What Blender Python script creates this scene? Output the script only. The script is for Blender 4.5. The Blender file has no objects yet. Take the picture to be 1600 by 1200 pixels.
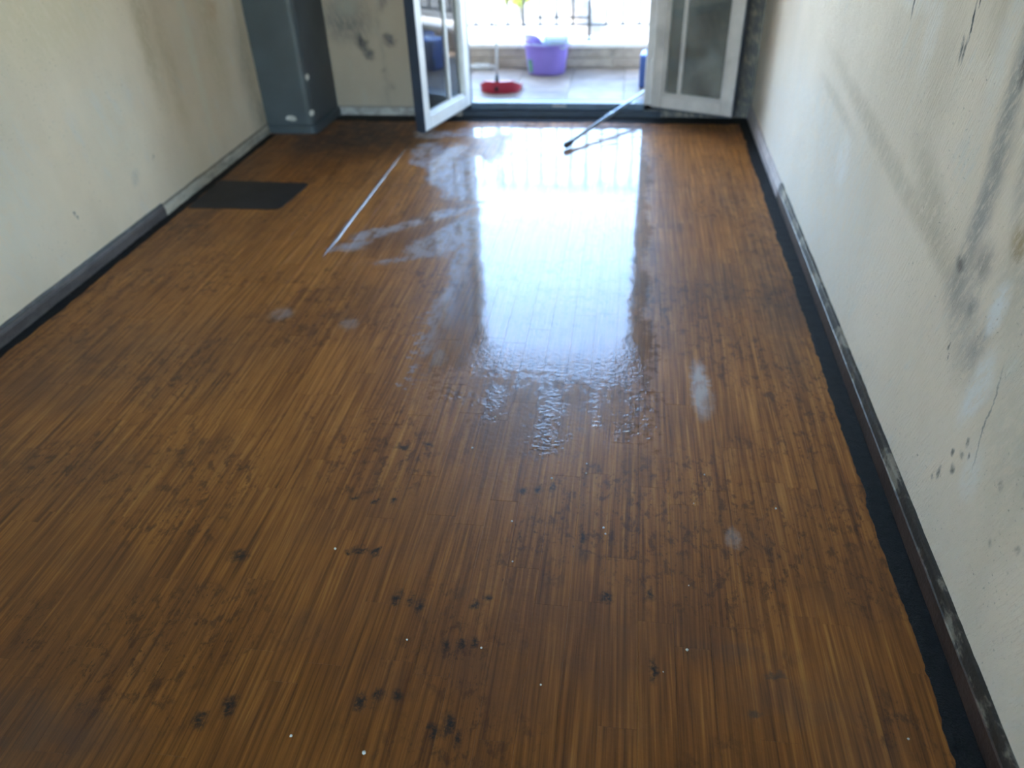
import bpy, bmesh, math, random
from mathutils import Vector, Matrix, noise as mnoise

random.seed(7)
S = bpy.context.scene
COL = S.collection

# ------------------------------------------------------------------ camera
YAW, PITCH, ROLL = 0.15974, 0.61742, -0.03806
FPX, CAMZ = 1193.57, 1.5
cam = bpy.data.cameras.new('camera')
camo = bpy.data.objects.new('camera', cam)
COL.objects.link(camo)
rot = (Matrix.Rotation(YAW, 3, 'Z') @ Matrix.Rotation(math.pi / 2 - PITCH, 3, 'X') @ Matrix.Rotation(ROLL, 3, 'Z'))
camo.matrix_world = Matrix.Translation((0, 0, CAMZ)) @ rot.to_4x4()
cam.sensor_fit = 'HORIZONTAL'
cam.sensor_width = 36.0
cam.lens = 36.0 * FPX / 1600.0
cam.clip_start = 0.02
cam.clip_end = 500
cam.dof.use_dof = True
cam.dof.focus_distance = 1.75
cam.dof.aperture_fstop = 2.0
S.camera = camo

# ------------------------------------------------------------------ sky and sun
w = bpy.data.worlds.new('sky')
S.world = w
w.use_nodes = True
wt = w.node_tree
wt.nodes.clear()
sky = wt.nodes.new('ShaderNodeTexSky')
sky.sky_type = 'NISHITA'
sky.sun_disc = False
sky.sun_elevation = math.radians(42)
sky.sun_rotation = math.radians(-90)
sky.altitude = 50
sky.air_density = 1.0
sky.dust_density = 0.6
sky.ozone_density = 1.0
bg = wt.nodes.new('ShaderNodeBackground')
bg.inputs['Strength'].default_value = 1.0
wo = wt.nodes.new('ShaderNodeOutputWorld')
haze = wt.nodes.new('ShaderNodeMix')          # hazy summer sky: a little less blue than clear air
haze.data_type = 'RGBA'
haze.blend_type = 'MULTIPLY'
haze.inputs[0].default_value = 1.0
haze.inputs[7].default_value = (0.95, 0.985, 0.985, 1)
wt.links.new(sky.outputs[0], haze.inputs[6])
wt.links.new(haze.outputs[2], bg.inputs[0])
wt.links.new(bg.outputs[0], wo.inputs[0])

sl = bpy.data.lights.new('sun', 'SUN')
sl.energy = 16.0
sl.angle = math.radians(0.6)
sl.color = (1.0, 0.95, 0.88)
so = bpy.data.objects.new('sun', sl)
COL.objects.link(so)
so.location = (-20, 0, 20)
so.rotation_euler = Vector((1, 0.0, -0.9)).to_track_quat('-Z', 'Y').to_euler()

S.view_settings.view_transform = 'Standard'
S.view_settings.look = 'None'
S.view_settings.gamma = 1.0
S.view_settings.use_curve_mapping = False
S.view_settings.exposure = 2.08
S.cycles.max_bounces = 6
S.cycles.diffuse_bounces = 4
S.cycles.glossy_bounces = 3
S.cycles.adaptive_threshold = 0.05
S.cycles.transparent_max_bounces = 12
S.cycles.sample_clamp_indirect = 12.0

# ------------------------------------------------------------------ node helper
class NT:
    def __init__(self, name):
        self.mat = bpy.data.materials.new(name)
        self.mat.use_nodes = True
        self.t = self.mat.node_tree
        self.t.nodes.clear()
        self.out = self.t.nodes.new('ShaderNodeOutputMaterial')
        self._pos = None

    def n(self, kind):
        return self.t.nodes.new('ShaderNode' + kind)

    def set(self, sock, v):
        if v is None:
            return
        if isinstance(v, bpy.types.NodeSocket):
            self.t.links.new(v, sock)
        else:
            if sock.type == 'RGBA' and len(v) == 3:
                v = (*v, 1)
            sock.default_value = v

    def pos(self):
        if self._pos is None:
            self._pos = self.n('NewGeometry').outputs['Position']
        return self._pos

    def sep(self, v):
        s = self.n('SeparateXYZ')
        self.set(s.inputs[0], v)
        return s.outputs[0], s.outputs[1], s.outputs[2]

    def comb(self, x=0.0, y=0.0, z=0.0):
        s = self.n('CombineXYZ')
        for i, v in enumerate((x, y, z)):
            self.set(s.inputs[i], v)
        return s.outputs[0]

    def m(self, op, a, b=None, c=None, clamp=False):
        s = self.n('Math')
        s.operation = op
        s.use_clamp = clamp
        self.set(s.inputs[0], a)
        self.set(s.inputs[1], b)
        self.set(s.inputs[2], c)
        return s.outputs[0]

    def v(self, op, a, b=None, scale=None):
        s = self.n('VectorMath')
        s.operation = op
        self.set(s.inputs[0], a)
        self.set(s.inputs[1], b)
        if scale is not None:
            self.set(s.inputs['Scale'], scale)
        return s.outputs['Value'] if op in ('LENGTH', 'DOT_PRODUCT', 'DISTANCE') else s.outputs['Vector']

    def noise(self, vec, scale, detail=3.0, rough=0.55, dist=0.0, color=False):
        s = self.n('TexNoise')
        self.set(s.inputs['Vector'], vec)
        s.inputs['Scale'].default_value = scale
        s.inputs['Detail'].default_value = detail
        s.inputs['Roughness'].default_value = rough
        s.inputs['Distortion'].default_value = dist
        return s.outputs['Color' if color else 'Fac']

    def warp(self, vec, scale, detail=3.0, rough=0.6, amt=(0.1, 0.1)):
        a = self.noise(vec, scale, detail, rough)
        b = self.noise(self.v('ADD', vec, (5.3, 9.1, 2.7)), scale, detail, rough)
        return self.comb(self.m('MULTIPLY', self.m('SUBTRACT', a, 0.5), amt[0]), self.m('MULTIPLY', self.m('SUBTRACT', b, 0.5), amt[1]), 0.0)

    def white(self, vec):
        s = self.n('TexWhiteNoise')
        s.noise_dimensions = '3D'
        self.set(s.inputs['Vector'], vec)
        return s.outputs['Value']

    def smooth(self, v, a, b, lo=0.0, hi=1.0):
        s = self.n('MapRange')
        s.interpolation_type = 'SMOOTHSTEP'
        self.set(s.inputs['Value'], v)
        s.inputs['From Min'].default_value = a
        s.inputs['From Max'].default_value = b
        s.inputs['To Min'].default_value = lo
        s.inputs['To Max'].default_value = hi
        return s.outputs[0]

    def mix(self, f, a, b, mode='MIX'):
        s = self.n('Mix')
        s.data_type = 'RGBA'
        s.blend_type = mode
        self.set(s.inputs[0], f)
        self.set(s.inputs[6], a)
        self.set(s.inputs[7], b)
        return s.outputs[2]

    def fmix(self, f, a, b):
        s = self.n('Mix')
        s.data_type = 'FLOAT'
        self.set(s.inputs[0], f)
        self.set(s.inputs[2], a)
        self.set(s.inputs[3], b)
        return s.outputs[0]

    def ramp(self, f, stops):
        s = self.n('ValToRGB')
        self.set(s.inputs[0], f)
        e = s.color_ramp.elements
        while len(e) < len(stops):
            e.new(0.5)
        for k, (p, c) in enumerate(stops):
            e[k].position = p
            e[k].color = (*c, 1)
        return s.outputs[0]

    def blob(self, vec, u, v, ru, rv, ang=0.0, soft=0.6):
        """soft ellipse mask at (u, v), radii ru rv, rotated ang degrees"""
        s = self.n('Mapping')
        s.vector_type = 'TEXTURE'
        self.set(s.inputs['Vector'], vec)
        s.inputs['Location'].default_value = (u, v, 0)
        s.inputs['Rotation'].default_value = (0, 0, math.radians(ang))
        s.inputs['Scale'].default_value = (ru, rv, 1)
        return self.smooth(self.v('LENGTH', s.outputs[0]), 1.0 - soft * 0.7, 1.0 + soft * 0.3, 1.0, 0.0)

    def bump(self, h, dist=0.002, strength=1.0, normal=None):
        s = self.n('Bump')
        s.inputs['Strength'].default_value = strength
        s.inputs['Distance'].default_value = dist
        self.set(s.inputs['Height'], h)
        if normal is not None:
            self.set(s.inputs['Normal'], normal)
        return s.outputs[0]

    def bsdf(self, color, rough=0.5, **kw):
        s = self.n('BsdfPrincipled')
        self.set(s.inputs['Base Color'], color)
        self.set(s.inputs['Roughness'], rough)
        for k, v in kw.items():
            self.set(s.inputs[k.replace('_', ' ')], v)
        self.t.links.new(s.outputs[0], self.out.inputs[0])
        return s


def simple(name, color, rough=0.5, var=0.12, scale=12.0, bump=0.0, **kw):
    t = NT(name)
    nz = t.noise(t.pos(), scale, 4)
    dark = tuple(c * (1 - var * 2) for c in color)
    lite = tuple(min(1, c * (1 + var)) for c in color)
    c = t.ramp(nz, [(0.3, dark), (0.7, lite)])
    nrm = t.bump(t.noise(t.pos(), scale * 6, 3), bump) if bump else None
    t.bsdf(c, rough, Normal=nrm, **kw)
    return t.mat


def glass_mat(name, tint=(0.93, 0.96, 0.96), grime=0.06):
    t = NT(name)
    fr = t.n('Fresnel')
    fr.inputs['IOR'].default_value = 1.9   # the four faces of a double pane together
    tr = t.n('BsdfTransparent')
    tr.inputs[0].default_value = (*tint, 1)
    gl = t.n('BsdfGlossy')
    gl.inputs['Roughness'].default_value = 0.02
    df = t.n('BsdfDiffuse')
    df.inputs[0].default_value = (0.45, 0.46, 0.45, 1)
    m1 = t.n('MixShader')
    t.set(m1.inputs[0], fr.outputs[0])
    t.t.links.new(tr.outputs[0], m1.inputs[1])
    t.t.links.new(gl.outputs[0], m1.inputs[2])
    m2 = t.n('MixShader')
    nz = t.smooth(t.noise(t.pos(), 5, 4), 0.35, 0.75, grime * 0.5, grime * 1.6)
    t.set(m2.inputs[0], nz)
    t.t.links.new(m1.outputs[0], m2.inputs[1])
    t.t.links.new(df.outputs[0], m2.inputs[2])
    t.t.links.new(m2.outputs[0], t.out.inputs[0])
    return t.mat

# ------------------------------------------------------------------ mesh helpers
def obj(name, bm, mat, parent=None, smooth=False, loc=None):
    me = bpy.data.meshes.new(name)
    bmesh.ops.recalc_face_normals(bm, faces=bm.faces[:])
    bm.to_mesh(me)
    bm.free()
    if smooth:
        me.shade_smooth()
    me.materials.append(mat)
    o = bpy.data.objects.new(name, me)
    COL.objects.link(o)
    if parent is not None:
        o.parent = parent
    if loc is not None:
        o.location = loc
    return o


def share(name, me, parent=None, loc=(0, 0, 0)):
    o = bpy.data.objects.new(name, me)
    COL.objects.link(o)
    o.parent = parent
    o.location = loc
    return o


def tag(o, label=None, cat=None, group=None, kind=None):
    if label: o['label'] = label
    if cat: o['category'] = cat
    if group: o['group'] = group
    if kind: o['kind'] = kind
    return o


def empty(name, loc=(0, 0, 0), rz=0.0):
    o = bpy.data.objects.new(name, None)
    o.empty_display_size = 0.1
    COL.objects.link(o)
    o.location = loc
    o.rotation_euler = (0, 0, rz)
    return o


def box(bm, lo, hi, bevel=0.0, segs=1):
    lo, hi = Vector(lo), Vector(hi)
    r = bmesh.ops.create_cube(bm, size=1.0)
    vs = r['verts']
    for v in vs:
        v.co = Vector([(lo[i] + hi[i]) / 2 + v.co[i] * (hi[i] - lo[i]) for i in range(3)])
    if bevel:
        es = list({e for v in vs for e in v.link_edges})
        bmesh.ops.bevel(bm, geom=es, offset=bevel, segments=segs, affect='EDGES', profile=0.6)
    return bm


def B(lo, hi, bevel=0.0, segs=1):
    return box(bmesh.new(), lo, hi, bevel, segs)


def tube(bm, pts, rad, seg=12, cap=True):
    pts = [Vector(p) for p in pts]
    if not isinstance(rad, (list, tuple)):
        rad = [rad] * len(pts)
    rings = []
    prev = None
    for i, p in enumerate(pts):
        d = (pts[min(i + 1, len(pts) - 1)] - pts[max(i - 1, 0)]).normalized()
        if prev is None:
            a = Vector((0, 0, 1)) if abs(d.z) < 0.9 else Vector((1, 0, 0))
            u = d.cross(a).normalized()
        else:
            u = (prev - d * prev.dot(d)).normalized()
        prev = u
        v = d.cross(u)
        rings.append([bm.verts.new(p + (u * math.cos(2 * math.pi * k / seg) + v * math.sin(2 * math.pi * k / seg)) * rad[i]) for k in range(seg)])
    for a, b in zip(rings, rings[1:]):
        for k in range(seg):
            bm.faces.new((a[k], a[(k + 1) % seg], b[(k + 1) % seg], b[k]))
    if cap:
        bm.faces.new(rings[0][::-1])
        bm.faces.new(rings[-1])
    return bm


def lathe(bm, prof, seg=32, sx=1.0, sy=1.0, caps=(True, False)):
    """prof: list of (r, z)"""
    rings = []
    for r, z in prof:
        rings.append([bm.verts.new((r * sx * math.cos(2 * math.pi * k / seg), r * sy * math.sin(2 * math.pi * k / seg), z)) for k in range(seg)])
    for a, b in zip(rings, rings[1:]):
        for k in range(seg):
            bm.faces.new((a[k], a[(k + 1) % seg], b[(k + 1) % seg], b[k]))
    if caps[0]: bm.faces.new(rings[0][::-1])
    if caps[1]: bm.faces.new(rings[-1])
    return bm


def prism(bm, pts, z0, z1):
    a = [bm.verts.new((x, y, z0)) for x, y in pts]
    b = [bm.verts.new((x, y, z1)) for x, y in pts]
    n = len(pts)
    bm.faces.new(a[::-1])
    bm.faces.new(b)
    for k in range(n):
        bm.faces.new((a[k], a[(k + 1) % n], b[(k + 1) % n], b[k]))
    return bm


def rounded_poly(pts, r, seg=4):
    out = []
    n = len(pts)
    for i in range(n):
        p0, p1, p2 = Vector(pts[i - 1]), Vector(pts[i]), Vector(pts[(i + 1) % n])
        rr = r[i] if isinstance(r, (list, tuple)) else r
        a = p1 + (p0 - p1).normalized() * rr
        b = p1 + (p2 - p1).normalized() * rr
        for k in range(seg + 1):
            t = k / seg
            q = a * (1 - t) ** 2 + p1 * 2 * t * (1 - t) + b * t * t
            out.append((q.x, q.y))
    return out


def world_to_px(P):
    q = rot.transposed() @ (Vector(P) - Vector((0, 0, CAMZ)))
    if q.z > -0.01:
        return None
    return 800 + q.x * FPX / -q.z, 600 - q.y * FPX / -q.z

# ------------------------------------------------------------------ room dimensions
XL, XR = -2.305, 0.781            # wall faces
FL, FR = -2.289, 0.763            # skirting faces
YB, YF = 5.156, -1.15              # door wall, wall behind the camera
ZC = 2.75
PW, PL, PX0 = 0.0823, 0.46, 0.255 - 31 * 0.0823

def plank_off(col):
    return ((col * 0.754877 + col * col * 0.1375) % 1.0) * PL

# ------------------------------------------------------------------ floor material
def floor_material():
    t = NT('wet_parquet')
    P = t.pos()
    x, y, z = t.sep(P)
    # which board
    col = t.m('FLOOR', t.m('DIVIDE', t.m('SUBTRACT', x, PX0), PW))
    off = t.m('MULTIPLY', t.m('FRACT', t.m('ADD', t.m('MULTIPLY', col, 0.754877), t.m('MULTIPLY', t.m('MULTIPLY', col, col), 0.1375))), PL)
    row = t.m('FLOOR', t.m('DIVIDE', t.m('SUBTRACT', y, off), PL))
    rnd = t.white(t.comb(col, row, 3.0))
    rnd2 = t.white(t.comb(row, col, 9.0))
    shift = t.m('MULTIPLY', rnd, 7.0)
    # grain
    slant = t.m('MULTIPLY', t.m('SUBTRACT', rnd2, 0.5), 0.05)
    gx = t.m('ADD', x, t.m('MULTIPLY', y, slant))
    g1 = t.noise(t.comb(gx, t.m('MULTIPLY', y, 0.022), shift), 125, 2.5, 0.6, 0.25)
    g2 = t.noise(t.comb(x, t.m('MULTIPLY', y, 0.035), 2.0), 60, 4, 0.6, 0.4)
    g3 = t.noise(t.comb(gx, t.m('MULTIPLY', y, 0.03), shift), 420, 2, 0.5)
    g = t.m('ADD', t.m('ADD', t.m('MULTIPLY', g1, 0.50), t.m('MULTIPLY', g2, 0.42)), t.m('MULTIPLY', g3, 0.08))
    g = t.m('ADD', g, t.m('MULTIPLY', t.m('SUBTRACT', rnd2, 0.5), 0.035))
    wood = t.ramp(g, [(0.33, (0.108, 0.034, 0.006)), (0.44, (0.225, 0.079, 0.014)), (0.55, (0.375, 0.142, 0.028)), (0.68, (0.56, 0.248, 0.058))])
    # boards darker and browner towards the near end of the room
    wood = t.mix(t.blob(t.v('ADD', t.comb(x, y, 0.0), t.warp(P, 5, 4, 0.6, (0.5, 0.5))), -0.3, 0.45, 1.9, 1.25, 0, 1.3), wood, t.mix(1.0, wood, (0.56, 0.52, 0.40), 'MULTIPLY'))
    # big soft tone changes: smoke-stained and redder areas
    big = t.noise(t.comb(x, y, 1.7), 1.6, 4, 0.6)
    wood = t.mix(t.smooth(big, 0.45, 0.72, 0, 0.55), wood, (0.115, 0.045, 0.018))
    # red-brown dirt flecks, drawn out along the boards
    fl = t.noise(t.comb(x, t.m('MULTIPLY', y, 0.55), 4.0), 34, 6, 0.74, 0.3)
    area = t.noise(t.comb(x, y, 8.0), 2.4, 3, 0.6)
    f1 = t.m('MULTIPLY', t.smooth(fl, 0.50, 0.62), t.smooth(area, 0.42, 0.60))
    wood = t.mix(t.m('MULTIPLY', f1, 0.62), wood, (0.040, 0.013, 0.006))
    fl2 = t.noise(t.comb(x, t.m('MULTIPLY', y, 0.7), 6.0), 75, 4, 0.65)
    f2 = t.m('MULTIPLY', t.smooth(fl2, 0.60, 0.70), t.smooth(area, 0.46, 0.6))
    wood = t.mix(t.m('MULTIPLY', f2, 0.7), wood, (0.028, 0.011, 0.006))
    # named black scorch marks
    Q = t.v('ADD', t.comb(x, y, 0.0), t.warp(P, 22, 4, 0.7, (0.05, 0.08)))
    marks = None
    for (u, v, ru, rv) in [(-0.63, 1.306, .030, .012), (-0.585, 1.30, .010, .012), (-0.66, 1.295, .013, .012),
                           (-0.433, 1.15, .011, .028), (-0.455, 1.165, .010, .016), (-0.49, 1.16, .012, .02),
                           (-0.30, 1.165, .010, .020), (-0.27, 1.19, .009, .017), (-0.345, 1.04, .011, .022), (-0.31, 1.05, .009, .016), (-0.28, 1.055, .008, .02),
                           (-0.50, 0.885, .014, .022), (-0.465, 0.90, .013, .018), (-0.425, 0.908, .014, .018),
                           (-0.30, 0.86, .012, .035), (-0.33, 0.835, .011, .018), (-0.275, 0.83, .008, .018), (-0.055, 1.41, .008, .03),
                           (0.012, 1.22, .014, .014), (0.12, 1.25, .010, .02), (0.125, 1.03, .009, .03), (-0.70, 1.49, .012, .01), (-0.64, 1.485, .012, .01), (-0.59, 1.495, .01, .012),
                           (-0.94, 1.25, .03, .018), (-0.19, 1.58, .013, .02), (-0.235, 1.57, .012, .02), (-0.15, 1.59, .01, .025), (-0.62, 1.72, .02, .012), (-0.55, 1.74, .02, .01),
                           (-0.78, 0.84, .02, .025), (-0.83, 0.80, .016, .02), (0.03, 2.9, .02, .05), (0.06, 3.05, .018, .03), (-0.02, 3.72, .035, .03), (0.06, 3.72, .02, .02)]:
        b = t.blob(Q, u, v, ru * 1.05, rv * 1.05, 0, 1.3)
        marks = b if marks is None else t.m('MAXIMUM', marks, b)
    marks = t.m('MULTIPLY', marks, t.smooth(t.noise(P, 95, 4, 0.7), 0.32, 0.52, 0.25, 1.0))
    wood = t.mix(marks, wood, (0.012, 0.010, 0.010))
    # grey sooty smears
    sm = None
    for (u, v, ru, rv, a, k) in [(0.39, 1.055, .03, .012, 0, .75), (0.335, .955, .02, .012, 0, .9), (0.45, 0.99, .17, .07, 0, .28), (0.55, .93, .12, .2, 0, .25), (0.3, 1.1, .15, .03, 0, .25),
                                 (0.62, 2.75, .12, .75, 0, .5), (0.45, 2.9, .12, .25, 0, .35), (0.55, 3.9, .16, .5, 0, .3), (-1.75, 2.1, .5, .35, 0, .35), (-1.2, .72, .25, .12, 0, .5), (0.25, 3.4, .06, .1, 0, .3), (-1.75, 4.7, .6, .55, 0, .9), (-2.15, 3.6, .2, 1.1, 0, .5), (-1.9, 1.5, .5, .25, 0, .35), (0.3, 4.9, .6, .12, 0, .5)]:
        b = t.m('MULTIPLY', t.blob(Q, u, v, ru, rv, a, 1.2), k)
        sm = b if sm is None else t.m('MAXIMUM', sm, b)
    smn = t.m('MULTIPLY', sm, t.smooth(t.noise(P, 14, 4, 0.65), 0.3, 0.62, 0.45, 1.0))
    wood = t.mix(smn, wood, (0.046, 0.041, 0.039))
    # pale spots painted in for wet patches reflecting the door leaf
    wet_glint = None
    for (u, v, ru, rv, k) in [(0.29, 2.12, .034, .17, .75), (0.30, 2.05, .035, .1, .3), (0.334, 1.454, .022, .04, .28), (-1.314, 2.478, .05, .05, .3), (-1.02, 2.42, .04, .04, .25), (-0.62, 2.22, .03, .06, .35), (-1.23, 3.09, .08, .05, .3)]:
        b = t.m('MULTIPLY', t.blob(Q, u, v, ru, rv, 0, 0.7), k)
        wet_glint = b if wet_glint is None else t.m('MAXIMUM', wet_glint, b)
    wet_glint = t.m('MULTIPLY', wet_glint, t.smooth(t.noise(t.comb(x, t.m('MULTIPLY', y, 0.4), 0.0), 30, 3), 0.25, 0.6, 0.35, 1.0))
    wood = t.mix(wet_glint, wood, (0.50, 0.47, 0.47))
    # water film: a broad strip in front of the door and a few drawn-out puddles
    n1 = t.m('SUBTRACT', t.noise(t.comb(x, t.m('MULTIPLY', y, 0.6), 2.0), 6, 4, 0.6), 0.5)
    n2 = t.m('SUBTRACT', t.noise(t.comb(t.m('MULTIPLY', x, 0.9), y, 5.0), 34, 4, 0.65), 0.5)
    ax = t.m('SUBTRACT', 0.43, t.m('ABSOLUTE', t.m('ADD', x, 0.29)))
    ay = t.m('SUBTRACT', 1.46, t.m('ABSOLUTE', t.m('SUBTRACT', y, 3.55)))
    s = t.m('MINIMUM', ax, t.m('MULTIPLY', ay, 0.5))
    for (a, b, r) in [((-1.10, 4.42), (-0.78, 3.85), .19), ((-1.22, 3.20), (-0.72, 3.62), .045), ((-0.86, 3.10), (-0.68, 3.42), .11),
                      ((-1.14, 2.93), (-0.90, 3.0), .022), ((-0.65, 2.42), (-0.62, 3.05), .085), ((-1.30, 3.06), (-1.18, 3.15), .03),
                      ((-0.20, 1.76), (-0.20, 2.05), .045), ((0.118, 1.78), (0.118, 2.25), .012), ((0.06, 1.86), (0.06, 2.2), .018),
                      ((-0.56, 2.02), (-0.42, 1.98), .035), ((-0.40, 1.90), (-0.38, 2.05), .03), ((-1.25, 4.75), (-0.7, 4.85), .1), ((-0.05, 1.9), (-0.05, 2.1), .025)]:
        ba = (b[0] - a[0], b[1] - a[1], 0)
        L2 = ba[0] ** 2 + ba[1] ** 2
        pa = t.v('SUBTRACT', t.comb(x, y, 0.0), (a[0], a[1], 0))
        h = t.m('MULTIPLY', t.v('DOT_PRODUCT', pa, ba), 1.0 / L2, clamp=True)
        d = t.v('LENGTH', t.v('SUBTRACT', pa, t.v('SCALE', ba, scale=h)))
        s = t.m('MAXIMUM', s, t.m('SUBTRACT', r, d))
    brk = t.smooth(y, 1.9, 2.9, 0.34, 0.08)
    s = t.m('ADD', s, t.m('ADD', t.m('MULTIPLY', n1, 0.20), t.m('MULTIPLY', n2, brk)))
    skid = t.smooth(t.noise(t.comb(t.m('MULTIPLY', x, 0.13), y, 7.0), 34, 3, 0.6, 0.4), 0.54, 0.62)
    s = t.m('SUBTRACT', s, t.m('MULTIPLY', t.m('MULTIPLY', skid, t.smooth(y, 4.25, 4.7)), 0.45))
    wet = t.smooth(s, -0.012, 0.035)
    # wet wood is darker
    wood = t.mix(t.m('MULTIPLY', wet, 0.35), wood, (0.05, 0.022, 0.010))
    # pale tint left of the strip paints in the left leaf's reflection
    leaf_sheen = t.m('MULTIPLY', wet, t.smooth(x, -0.60, -0.72))
    leaf_sheen = t.m('MULTIPLY', leaf_sheen, t.smooth(t.noise(t.comb(x, t.m('MULTIPLY', y, 0.5), 9.0), 16, 4, 0.6), 0.34, 0.58, 0.12, 0.55))
    wood = t.mix(leaf_sheen, wood, (0.52, 0.49, 0.53))
    rip = t.noise(t.comb(x, t.m('MULTIPLY', y, 1.3), 3.0), 55, 3, 0.6, 0.3)
    rip2 = t.noise(t.comb(x, y, 5.0), 7, 2)
    nearness = t.smooth(y, 1.9, 2.5, 0.75, 0.05)
    cn = t.bump(t.m('ADD', t.m('MULTIPLY', rip, nearness), t.m('MULTIPLY', rip2, 0.35)), 0.0032)
    nrm = t.bump(t.m('ADD', g1, t.m('MULTIPLY', t.noise(P, 60, 4), 1.4)), 0.0006)
    rough = t.m('ADD', 0.34, t.m('MULTIPLY', t.noise(P, 9, 4), 0.22))
    rough = t.m('ADD', rough, t.m('MULTIPLY', smn, 0.2))
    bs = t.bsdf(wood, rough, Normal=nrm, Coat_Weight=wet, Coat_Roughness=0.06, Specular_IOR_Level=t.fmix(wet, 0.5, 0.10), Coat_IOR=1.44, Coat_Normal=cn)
    bs.inputs['IOR'].default_value = 1.40
    return t.mat

M = {}
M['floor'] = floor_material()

# ------------------------------------------------------------------ wall paint
def wall_mat(name, axis, base, dark, blobs, stroke=0.5, warp=0.06, bump=0.0022, patch=(0.62, 0.60, 0.55), extra=None):
    t = NT(name)
    x, y, z = t.sep(t.pos())
    u = y if axis == 'x' else x
    uv = t.comb(u, z, 0.0)
    Q = t.v('ADD', uv, t.warp(t.pos(), 9, 5, 0.65, (warp * 2, warp * 2)))
    Q = t.v('ADD', Q, t.warp(t.pos(), 60, 3, 0.65, (warp * 0.5, warp * 0.5)))
    c = t.ramp(t.noise(t.comb(u, t.m('MULTIPLY', z, 0.5), 1.0), 2.2, 5, 0.6), [(0.32, dark), (0.62, base)])
    # scraped plaster showing pale through the paint
    c = t.mix(t.smooth(t.noise(t.comb(t.m('ADD', u, t.m('MULTIPLY', z, 0.35)), t.m('MULTIPLY', z, 0.3), 6.0), 9, 5, 0.65), 0.56, 0.72, 0, 0.5), c, patch)
    brk = t.smooth(t.noise(t.comb(t.m('ADD', u, t.m('MULTIPLY', z, 0.35)), t.m('MULTIPLY', z, 0.35), 3.0), 45, 4, 0.7), 0.34, 0.56, 0.35, 1.0)
    for (bu, bv, ru, rv, ang, colr, k, soft) in blobs:
        mk = t.blob(Q, bu, bv, ru, rv, ang, soft)
        mk = t.m('MULTIPLY', mk, t.m('MULTIPLY', brk, k))
        c = t.mix(mk, c, colr)
    if extra:
        c = extra(t, u, z, c)
    # speckle of chips
    sp = t.noise(t.comb(u, z, 2.0), 85, 4, 0.7)
    spa = t.smooth(t.noise(t.comb(u, z, 3.0), 4, 3), 0.42, 0.6)
    c = t.mix(t.m('MULTIPLY', t.m('MULTIPLY', t.smooth(sp, 0.61, 0.68), spa), 0.55), c, (0.14, 0.13, 0.11))
    st = t.noise(t.comb(t.m('ADD', u, t.m('MULTIPLY', z, 0.35)), t.m('MULTIPLY', z, 0.16), 0.0), 120, 4, 0.6)
    gr = t.noise(t.pos(), 170, 4, 0.6)
    lump = t.noise(t.pos(), 26, 3, 0.6)
    h = t.m('ADD', t.m('ADD', t.m('MULTIPLY', st, stroke), t.m('MULTIPLY', gr, 0.5)), t.m('MULTIPLY', lump, 0.45))
    h = t.m('SUBTRACT', h, t.m('MULTIPLY', t.smooth(sp, 0.62, 0.72), 0.8))
    t.bsdf(c, 0.75, Normal=t.bump(h, bump))
    return t.mat

SOOT = (0.035, 0.035, 0.035)
BRN = (0.30, 0.25, 0.16)
PALE = (0.78, 0.76, 0.74)
GREY = (0.23, 0.225, 0.215)
OCH = (0.36, 0.25, 0.10)

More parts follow.
